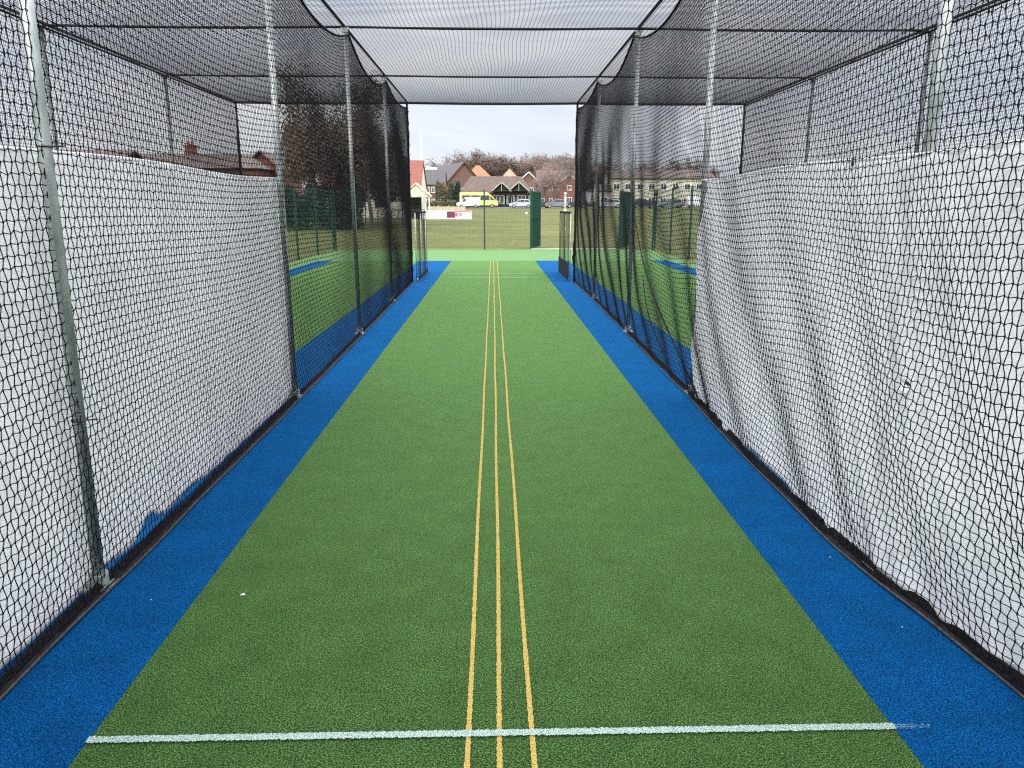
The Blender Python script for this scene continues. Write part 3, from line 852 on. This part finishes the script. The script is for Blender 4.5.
# ------------------------------------------------------------------ buildings
def house(name, label, cat, x, y, rz, w, d, eave, ridge, axis, wall_m, roof_m, windows=(), hip=0.0, chimneys=(), verge=None, over=.35, group=None, z=None):
    """local frame: front face on y=0, x from 0 to w, depth to +y"""
    root = thing(name, label, cat, (x, y, gz(y) - .03 if z is None else z), rz, group)
    mb = MB()
    if axis == 'x':
        mb.prism([(0, 0), (d, 0), (d, eave), (d / 2, ridge - .12), (0, eave)] if not hip else [(0, 0), (d, 0), (d, eave), (0, eave)], 'x', 0, w)
    else:
        mb.prism([(0, 0), (w, 0), (w, eave), (w / 2, ridge - .12), (0, eave)] if not hip else [(0, 0), (w, 0), (w, eave), (0, eave)], 'y', 0, d)
    mb.build('wall', wall_m, root)
    mb = MB(); t = .16; e = eave + .02
    drop = (ridge - eave) / ((d if axis == 'x' else w) / 2) * over
    if hip:
        o_ = over; a = [(-o_, -o_, e), (w + o_, -o_, e), (w + o_, d + o_, e), (-o_, d + o_, e)]
        if axis == 'x': b = [(hip, d / 2, ridge), (w - hip, d / 2, ridge)]; F_ = [(0, 1, 5, 4), (1, 2, 5), (2, 3, 4, 5), (3, 0, 4), (3, 2, 1, 0)]
        else: b = [(w / 2, hip, ridge), (w / 2, d - hip, ridge)]; F_ = [(0, 1, 4), (1, 2, 5, 4), (2, 3, 5), (3, 0, 4, 5), (3, 2, 1, 0)]
        mb.add(a + b, F_)
    else:
        D = d if axis == 'x' else w; Lm = w if axis == 'x' else d
        poly = [(-over, e - drop), (D / 2, ridge), (D + over, e - drop), (D + over, e - drop + t), (D / 2, ridge + t), (-over, e - drop + t)]
        mb.prism(poly, axis, -over, Lm + over)
    roof = mb.build('roof', roof_m, root)
    if verge:
        mb = MB(); D = d if axis == 'x' else w
        for p, q in (((-over, e - drop + .02), (D / 2, ridge + .05)), ((D + over, e - drop + .02), (D / 2, ridge + .05))):
            mb.prism([(p[0], p[1] - .1), (q[0], q[1] - .12), (q[0], q[1] + .16), (p[0], p[1] + .18)], axis, -over - .06, -over - .01)
        mb.build('bargeboard', verge, root)
    for (cx_, cy_, cw, ct) in chimneys:
        mb = MB(); mb.box(cx_ - cw / 2, cx_ + cw / 2, cy_ - cw / 3, cy_ + cw / 3, eave, ct)
        mb.box(cx_ - cw / 2 - .06, cx_ + cw / 2 + .06, cy_ - cw / 3 - .06, cy_ + cw / 3 + .06, ct, ct + .15)
        for q in (-.18, .18): mb.tube([(cx_ + q, cy_, ct + .15), (cx_ + q, cy_, ct + .5)], .11, 8)
        mb.build('chimney', M['brick'], root)
    for (wx_, wz, ww, wh) in windows:
        mb = MB(); f = .09
        x0, x1, z0, z1 = wx_ - ww / 2, wx_ + ww / 2, wz - wh / 2, wz + wh / 2
        mb.box(x0, x0 + f, -.06, .03, z0, z1); mb.box(x1 - f, x1, -.06, .03, z0, z1)
        mb.box(x0 + f, x1 - f, -.06, .03, z0, z0 + f); mb.box(x0 + f, x1 - f, -.06, .03, z1 - f, z1)
        mb.box(wx_ - .035, wx_ + .035, -.05, .03, z0 + f, z1 - f); mb.box(x0 - .06, x1 + .06, -.12, .02, z0 - .07, z0 - .002)
        fr = mb.build('window', M['whitepaint'], root)
        mb = MB(); mb.box(x0 + f, x1 - f, -.03, .028, z0 + f, z1 - f); mb.build('pane', M['glass'], fr)
    return root

# clubhouse with twin gables
YC = 155.0; gC = 1.5
def cx(x): return px(x, YC)
ch = house('clubhouse', 'long low clubhouse with a brown hipped roof and two dark front gables', 'clubhouse', cx(461.5), YC, 0, cx(530.5) - cx(461.5), 9,
           zz(193.6, YC) - gC, zz(178, YC + 4) - gC, 'x', M['brownbrick'], M['brown_tile'], hip=2.0, over=.4, z=gC,
           windows=[(cx(a) - cx(461.5), 1.45, 1.5, 1.7) for a in (496.5, 503, 507.5, 513, 517.5, 524.5, 528.2)])
for apx, apy in ((501.2, 184.2), (517.8, 183.8)):
    X = cx(apx) - cx(461.5); hw = 1.85; zt = zz(apy, YC - 1.4) - gC; ze = zt - 1.62
    mb = MB()
    mb.prism([(X - hw - .1, ze - .08), (X, zt), (X + hw + .1, ze - .08), (X + hw + .1, ze + .1), (X, zt + .2), (X - hw - .1, ze + .1)], 'y', -1.5, 4.4)
    pr = mb.build('porch_roof', M['brown_tile'], ch)
    mb = MB(); mb.prism([(X - hw + .1, ze), (X + hw - .1, ze), (X, zt - .05)], 'y', -1.0, -.9); mb.build('gable_infill', M['timber'], pr)
    mb = MB()
    for sg in (-1, 1):
        mb.prism([(X + sg * (hw + .12), ze - .12), (X, zt - .02), (X, zt + .24), (X + sg * (hw + .12), ze + .14)], 'y', -1.58, -1.51)
    mb.box(X - .05, X + .05, -1.50, -1.42, ze, zt - .04)
    mb.build('bargeboard', M['kerb'], pr)
    mb = MB()
    for sg in (-1, 1): mb.box(X + sg * (hw - .1) - .09, X + sg * (hw - .1) + .09, -1.4, -1.22, 0, ze)
    mb.box(X - hw, X + hw, -1.4, -1.25, ze - .02, ze + .16)
    mb.build('porch_post', M['timber'], pr)

def W2(cols, rows, ww=1.0, wh=1.15): return [(c, r, ww, wh) for r in rows for c in cols]
# red brick house with slate roof (left)
house('brick_house', 'red brick house with a dark slate roof and white windows behind the flagpole', 'house', px(427.5, 165), 165, R(0), 4.2, 8, zz(186, 165) - 1.5, zz(173, 169) - 1.5,
      'x', M['brick'], M['slate'], windows=W2((.65, 1.75, 2.95), (1.1, 3.6), .75, 1.2), over=.15)
# tall gabled house with red verge, turned so that its long dark slope shows
house('gabled_house', 'tall house with a long slate roof edged in red tile, left of the clubhouse', 'house', px(446, 178), 176, R(20), 9.8, 21, 4.7, 9.9, 'y', M['brownbrick'], M['slate'],
      windows=W2((2.2, 4.6), (1.3, 3.7)), verge=M['red_tile'])
house('orange_roof_house', 'house with a bright orange hipped roof behind the clubhouse', 'house', px(467, 182), 182, 0, 5.6, 6.5, zz(178.5, 182) - 1.5, zz(168, 185) - 1.5, 'x', M['brownbrick'], M['orange_tile'], hip=2.4)
house('peach_gable_house', 'pale peach gable end rising behind the clubhouse roof', 'house', px(501.5, 180), 180, 0, 3.7, 9, zz(178.6, 180) - 1.5, zz(170.2, 180) - 1.5, 'y', M['peach'], M['brown_tile'],
      windows=((1.85, 7.3, .5, .7),), over=.06)
house('gable_end_house', 'brown brick gable with white bargeboards at the right end of the clubhouse', 'house', px(519, 170), 170, 0, px(536, 170) - px(519, 170), 10, zz(182, 170) - 1.5, zz(174.5, 170) - 1.5, 'y',
      M['brownbrick'], M['brown_tile'], windows=((2.6, 3.7, .9, 1.1),), verge=M['whitepaint'], over=.25)
house('terrace_house', 'long brown brick terrace behind the birches and parked cars', 'terrace', px(537.5, 172), 174, 0, px(582, 172) - px(537.5, 172), 9, zz(183, 174) - 1.5, zz(173, 178) - 1.5, 'x',
      M['brownbrick'], M['brown_tile'], windows=W2((1.1, 2.9, 5.0, 7.3, 9.3), (1.4, 4.1), .8, 1.1), chimneys=((3.8, 4.5, .8, 9.0),))
house('porch_gable_house', 'small brick gable with a pale verge at the right edge of the terrace', 'house', px(559, 168), 168, 0, 3.6, 4.5, zz(183, 168) - 1.5, zz(177, 168) - 1.5, 'y',
      M['brick'], M['brown_tile'], windows=((1.8, 4.1, .9, 1.0), (1.8, 1.5, 1.2, 1.2)), verge=M['kerb'], over=.2)
# far roof behind the tree line
house('far_house', 'pale roofed house showing low behind the slate roof', 'house', px(430, 196), 196, 0, 6.5, 7, zz(172, 196) - 1.5, zz(169.5, 196) - 1.5, 'x', M['brownbrick'], M['picket'])
# buildings through the right net
house('flat_block', 'long cream two storey block seen through the right net wall', 'building', px(606, 152), 152, 0, px(708, 152) - px(606, 152), 10, zz(180, 152) - 1.5, zz(173, 157) - 1.5, 'x', M['cream'], M['brown_tile'],
      windows=W2(tuple(np.arange(1.4, 20, 2.35)), (1.2, 3.9), 1.2, 1.2), over=.3)
house('low_cream_house', 'low cream building at the left end of the cream block', 'building', px(594, 148), 148, 0, 2.9, 6, zz(192, 148) - 1.5, zz(186, 150) - 1.5, 'x', M['cream'], M['brown_tile'], windows=((1.4, 1.3, 1.3, 1.1),), over=.2)
# houses above the left screen
house('red_roof_house', 'house with a brown hipped roof and brick chimney seen above the left screen', 'house', px(172, 62), 62, 0, 8.0, 7, zz(171, 62) - gz(62), zz(157, 65) - gz(62), 'x', M['brick'], M['brown_tile'],
      hip=1.8, chimneys=((1.6, 3.5, .8, zz(151, 65) - gz(62)),), windows=W2((2, 5.5), (1.4,)))
house('far_left_house', 'low brown roof showing over the left screen, leftmost of the roofs', 'house', px(70, 64), 64, 0, 5.6, 6, zz(168, 64) - gz(64), zz(155, 66) - gz(64), 'x', M['brick'], M['brown_tile'])
house('small_gable_house', 'brown gable seen through the net at the far end of the left screen', 'house', px(254, 66), 66, 0, 3.2, 7, zz(172, 66) - gz(66), zz(156, 66) - gz(66), 'y', M['brick'], M['brown_tile'])
house('brown_roof_house', 'wide low brown roof between the chimney house and the leftmost roof', 'house', px(130, 75), 78, 0, 14, 7, zz(168, 78) - gz(78), zz(158, 80) - gz(78), 'x', M['brownbrick'], M['brown_tile'])

# cricket pavilion on the left of the opening
YP = 74.0; gP = gz(YP)
pv = thing('pavilion', 'cream pavilion with red tiled roof and small porch at the left of the opening', 'pavilion', (px(424.3, YP) - 9.5, YP, gP))
Xw = 9.5
e, rdg = zz(186.5, YP) - gP, zz(164.8, YP + 3) - gP
mb = MB(); mb.prism([(0, 0), (6, 0), (6, e), (3, rdg - .15), (0, e)], 'x', 0, Xw - .1); mb.build('wall', M['cream'], pv)
mb = MB(); mb.prism([(-.35, e - .22), (3, rdg), (6.35, e - .22), (6.35, e - .08), (3, rdg + .14), (-.35, e - .08)], 'x', -.3, Xw)
mb.build('roof', M['red_tile'], pv)
apx_, wid = Xw - .35, 1.35
pz, pe = zz(185.3, YP - 2) - gP, zz(197.3, YP - 2) - gP
mb = MB(); mb.prism([(apx_ - wid, pe - .05), (apx_, pz - .05), (apx_ + wid, pe - .05), (apx_ + wid, pe + .1), (apx_, pz + .12), (apx_ - wid, pe + .1)], 'y', -2.4, -.36)
po = mb.build('porch_roof', M['picket'], pv)
mb = MB(); mb.prism([(apx_ - wid + .1, pe - .04), (apx_ + wid - .1, pe - .04), (apx_, pz - .1)], 'y', -2.3, -2.2); mb.build('gable_infill', M['cream'], po)
mb = MB()
for a in (-wid + .12, wid - .12): mb.box(apx_ + a - .05, apx_ + a + .05, -2.32, -2.22, 0, pe - .04)
mb.build('porch_post', M['whitepaint'], po)
mb = MB(); mb.box(apx_ - .75, apx_ + .3, -.05, -.005, .0, 2.0); mb.build('door', M['timber'], pv)
for a in (1.2, 3.4, 5.6):
    mb = MB(); mb.box(a - .75, a + .75, -.06, -.004, .9, 2.3); wi = mb.build('window', M['whitepaint'], pv)
    mb = MB(); mb.box(a - .65, a + .65, -.075, -.062, 1.0, 2.2); mb.build('pane', M['glass'], wi)
mb = MB(); mb.box(apx_ - 2.2, apx_ + .9, -3.1, -3.0, .75, .83)
for a in np.arange(-2.2, .95, .6): mb.box(apx_ + a - .03, apx_ + a + .03, -3.08, -3.02, 0, .75)
tag(mb.build('handrail', M['timber'], pv))

# flagpole
fp = thing('flagpole', 'tall white flagpole rising beside the pavilion', 'flagpole', (px(424.7, 80), 80, gz(80)))
mb = MB(); mb.tube([(0, 0, 0), (0, 0, zz(182, 80) - gz(80)), (0, 0, zz(138.5, 80) - gz(80))], [.08, .075, .045], 10); mb.build('pole', M['whitepaint'], fp, True)
mb = MB(); zc = zz(181, 80) - gz(80); mb.tube([(0, 0, zc - .16), (0, 0, zc - .1), (0, 0, zc + .1), (0, 0, zc + .16)], [.06, .17, .17, .06], 10); mb.tube([(0, 0, zc), (.25, 0, zc - .12)], .05, 6); mb.build('collar', M['whitepaint'], fp, True)
mb = MB(); zt = zz(138.5, 80) - gz(80); mb.tube([(0, 0, zt), (0, 0, zt + .04), (0, 0, zt + .12), (0, 0, zt + .16)], [.03, .09, .09, .03], 10); mb.build('finial', M['whitepaint'], fp, True)

# sponsor boards on the grass
YS = 70.0
sb = thing('advertising_board', 'low white advertising board with maroon and pink print on the grass', 'sign', (px(424, YS), YS, gz(YS)))
Ls = px(472, YS) - px(424, YS)
mb = MB(); mb.box(0, Ls, 0, .04, .02, .80); mb.build('panel', M['boardwhite'], sb)
mb = MB(); mb.box(Ls * .50, Ls * .665, -.012, -.002, .16, .72); mb.build('printed_block', M['maroon'], sb)
mb = MB(); mb.box(Ls * .67, Ls * .98, -.012, -.002, .70, .79); mb.box(Ls * .67, Ls * .72, -.012, -.002, .28, .60); mb.box(Ls * .75, Ls * .80, -.012, -.002, .34, .56); mb.build('printed_strip', M['pink'], sb)
mb = MB()
for a in np.linspace(.1, Ls - .1, 6):
    mb.box(a - .03, a + .03, .045, .09, 0, .75); mb.tube([(a, .08, .6), (a, .45, .02)], .02, 5)
mb.build('board_leg', M['whitepaint'], sb)
# pale picket fence behind
pf = thing('picket_fence', 'low pale wooden picket fence behind the advertising board', 'fence', (px(430, 92), 92, gz(92)))
Lp = px(466, 92) - px(430, 92); mb = MB()
for a in np.arange(0, Lp, .11): mb.box(a, a + .085, 0, .025, .05, .85)
mb.build('pickets', M['picket'], pf)
mb = MB()
for z in (.2, .62): mb.box(0, Lp, .03, .07, z, z + .08)
for a in np.arange(0, Lp, 1.2): mb.box(a, a + .09, .072, .16, -.05, .95)
mb.build('rails', M['picket'], pf)
# orange traffic-cone like marker by the board, white marker, white post
mk = thing('field_marker', 'small white marker lying on the grass left of the open gate', 'marker', (px(525.6, 88), 88, gz(88)))
mb = MB(); mb.tube([(0, 0, 0), (0, 0, .1), (0, 0, .2), (0, 0, .27)], [.12, .14, .10, .03], 12); mb.build('dome', M['whitepaint'], mk, True)
wp = thing('white_post', 'white post with a wider foot on the grass in front of the parked grey car', 'post', (px(563.3, 100), 100, gz(100)))
mb = MB(); mb.tube([(0, 0, .0), (0, 0, 2.25)], [.10, .085], 10); mb.build('shaft', M['cream'], wp, True)
mb = MB(); mb.box(-.2, .2, -.2, .2, 0, .35); mb.build('foot', M['cream'], wp, bevel=.02)
mb = MB(); mb.tube([(0, 0, 2.2), (0, 0, 2.3), (0, 0, 2.42), (0, 0, 2.5)], [.1, .19, .17, .04], 10); mb.build('cap', M['whitepaint'], wp, True)

# ------------------------------------------------------------------ vehicles (side on; local +x is the front)
def vehicle(label, cat, pxc, Y, face, L, H, Wd, prof, glass, pm, group, name, wheels=(.19, .80), wr=.31, dark=None, stripe=None):
    root = thing(name, label, cat, (px(pxc, Y), Y, gz(Y) + .005), 0 if face > 0 else math.pi, group)
    def X(u): return (u - .5) * L
    n = len(prof); mb = MB(); vs = []; 
    def hw(v): return Wd / 2 * (1.0 if v < .55 else 1 - (v - .55) * .28)
    for sgn in (-1, 1):
        vs += [(X(u), sgn * hw(v), v * H) for u, v in prof]
    f = [tuple(range(n))[::-1], tuple(range(n, 2 * n))] + [(i, (i + 1) % n, n + (i + 1) % n, n + i) for i in range(n)]
    mb.add(vs, f)
    body = mb.build('body', pm, root, False, bevel=.035)
    for k, poly in enumerate(glass):
        for sgn in (-1, 1):
            mb = MB(); q = len(poly)
            a = [(X(u), sgn * (hw(v) + .004), v * H) for u, v in poly]; b = [(X(u), sgn * (hw(v) + .014), v * H) for u, v in poly]
            mb.add(a + b, [tuple(range(q)), tuple(range(q, 2 * q))[::-1]] + [(i, (i + 1) % q, q + (i + 1) % q, q + i) for i in range(q)])
            mb.build('side_window', M['glass'], root)
    # windscreen: the profile's steepest front edge above the bonnet
    (u0, v0), (u1, v1) = ws = [prof[i] for i in WS[name]]
    mb = MB(); 
    dx, dz = (X(u1) - X(u0)), (v1 - v0) * H; ln = math.hypot(dx, dz); nx_, nz_ = (dz / ln, -dx / ln)
    if nx_ < 0: nx_, nz_ = -nx_, -nz_
    pts = []
    for t, o_ in ((.1, .012), (.9, .012)):
        u = X(u0) + dx * t; v = v0 * H + dz * t; h_ = hw(v / H) - .1
        pts.append(((u + nx_ * o_, -h_, v + nz_ * o_), (u + nx_ * o_, h_, v + nz_ * o_), (u - nx_ * .004, -h_, v - nz_ * .004), (u - nx_ * .004, h_, v - nz_ * .004)))
    mb.add(list(pts[0]) + list(pts[1]), [(0, 1, 5, 4), (2, 6, 7, 3), (0, 4, 6, 2), (1, 3, 7, 5), (4, 5, 7, 6), (0, 2, 3, 1)])
    mb.build('windscreen', M['glass'], root)
    for u in wheels:
        for sgn in (-1, 1):
            mb = MB(); yo = sgn * (Wd / 2 - .1)
            mb.tube([(X(u), yo - .11, wr), (X(u), yo + .11, wr)], wr, 20); ty = mb.build('wheel', M['tyre'], root)
            mb = MB(); mb.tube([(X(u), yo + sgn * .09, wr), (X(u), yo + sgn * .122, wr)], wr * .62, 12); mb.build('rim', M['rim'], ty)
    for sgn in (-1, 1):
        mb = MB(); mb.box(X(.985) - .06, X(1) + .012, sgn * Wd * .37 - .14, sgn * Wd * .37 + .14, H * .36, H * .44); mb.build('headlight', M['lamp'], root)
        mb = MB(); mb.box(X(0) - .012, X(.01) + .03, sgn * Wd * .40 - .08, sgn * Wd * .40 + .08, H * .42, H * .56); mb.build('tail_light', M['redlamp'], root)
    mb = MB(); mb.box(X(.03), X(.97), -Wd / 2 + .05, Wd / 2 - .05, .14, .26); mb.build('underbody', M['tyre'], root)
    mb = MB(); 
    for sgn in (-1, 1): mb.box(X(WM[name]) - .07, X(WM[name]) + .05, sgn * (Wd / 2 + .08) - .09, sgn * (Wd / 2 + .08) + .09, H * .55, H * .65)
    mb.build('mirror', dark or pm, root)
    if stripe:
        mb = MB()
        for sgn in (-1, 1):
            a = sgn * (Wd / 2 + .003); b = sgn * (Wd / 2 + .012)
            mb.box(X(.03), X(.9), min(a, b), max(a, b), H * .26, H * .40)
        mb.build('side_stripe', stripe, root)
    return root
WS = {'parked_car': (-5, -4), 'minibus': (-4, -3), 'panel_van': (-4, -3)}
WM = {'parked_car': .70, 'minibus': .88, 'panel_van': .76}
car_prof = [(0.0, .30), (.02, .20), (.98, .18), (1.0, .32), (.99, .47), (.94, .55), (.74, .64), (.56, .975), (.40, 1.0), (.18, .95), (.04, .66), (.0, .55)]
WS['parked_car'] = (6, 7)
car_glass = [[(.545, .66), (.70, .66), (.56, .91), (.545, .91)], [(.34, .67), (.53, .66), (.53, .92), (.37, .93)], [(.12, .70), (.32, .68), (.35, .92), (.20, .88)]]
van_prof = [(0, .22), (.98, .18), (1, .32), (.98, .45), (.93, .52), (.80, .60), (.64, .96), (.58, 1.0), (.03, 1.0), (.0, .94)]
WS['panel_van'] = (5, 6)
van_glass = [[(.60, .62), (.76, .62), (.66, .88), (.60, .88)]]
bus_prof = [(0, .16), (.99, .14), (1, .25), (.985, .42), (.93, .52), (.80, .86), (.74, .97), (.70, 1.0), (.02, 1.0), (.0, .95)]
WS['minibus'] = (4, 5)
bus_glass = [[(.795, .50), (.895, .50), (.80, .78), (.795, .78)], [(.54, .50), (.77, .50), (.77, .80), (.54, .80)], [(.30, .50), (.52, .50), (.52, .80), (.30, .80)], [(.07, .50), (.28, .50), (.28, .80), (.07, .80)]]
GP = 'cars parked along the far side of the field'
YV = 131
vehicle('yellow high-roofed minibus with dark side windows parked behind the white van', 'minibus', 479.5, YV + 3.4, 1, 6.7, 2.62, 2.0, bus_prof, bus_glass, M['car_yellow'], GP, 'minibus', (.17, .84), .34)
vehicle('small white panel van parked in front of the yellow minibus', 'van', 469, YV, -1, 3.95, 1.80, 1.75, van_prof, van_glass, M['car_white'], GP, 'panel_van', (.17, .80))
vehicle('silver hatchback parked left of the open green gate', 'car', 520, YV, -1, 4.0, 1.5, 1.72, car_prof, car_glass, M['car_silver'], GP, 'parked_car')
vehicle('grey estate car parked to the right of the birch trunks', 'car', 554.5, YV, -1, 3.9, 1.5, 1.75, car_prof, car_glass, M['car_grey'], GP, 'parked_car')
vehicle('dark car parked at the right edge of the opening', 'car', 574, YV + .5, -1, 4.1, 1.48, 1.75, car_prof, car_glass, M['car_dark'], GP, 'parked_car')
vehicle('dark car half hidden behind the open green gate', 'car', 539, YV + 1, 1, 3.6, 1.45, 1.7, car_prof, car_glass, M['car_dark'], GP, 'parked_car')
vehicle('silver car seen through the right net beside the cream building', 'car', 607, YV, -1, 4.0, 1.5, 1.72, car_prof, car_glass, M['car_silver'], GP, 'parked_car')
vehicle('dark car seen through the right net, left of the cream block', 'car', 640, YV, 1, 4.3, 1.5, 1.75, car_prof, car_glass, M['car_dark'], GP, 'parked_car')
vehicle('grey car seen through the right net below the cream block', 'car', 667, YV, -1, 4.2, 1.5, 1.75, car_prof, car_glass, M['car_grey'], GP, 'parked_car')
vehicle('white van seen through the right net at the screen edge', 'van', 695, YV, 1, 4.4, 1.9, 1.8, van_prof, van_glass, M['car_white'], GP, 'panel_van', (.17, .80))

# small litter on the turf
mb = MB(); mb.add([(-.012, 0, .001), (.0, -.006, .004), (.013, .002, .001), (.003, .009, .007), (-.006, .007, .003)], [(0, 1, 3, 4), (1, 2, 3)])
for lab_, xx_, yy_, zr_ in (('faint pale speck of grit on the right blue strip beside the net', 1.66, 3.35, .5), ('pale speck of grit on the left blue strip, level with the first post', -1.52, 3.02, 2.2),
                          ('speck of grit on the right blue strip, nearer the camera', 1.68, 2.72, 1.1)):
    q = MB(); q.add([(-.006, 0, .001), (.0, -.003, .003), (.006, .002, .001), (.002, .005, .004)], [(0, 1, 2, 3)])
    o = tag(q.build('grit_speck', M['kerb']), lab_, 'scrap'); o.location = (xx_, yy_, .006); o.rotation_euler = (0, 0, zr_)
o = tag(mb.build('paper_scrap', M['whitepaint']), 'tiny pale scrap lying on the green turf left of the lines', 'scrap'); o.location = (-1.13, 3.05, .0062)
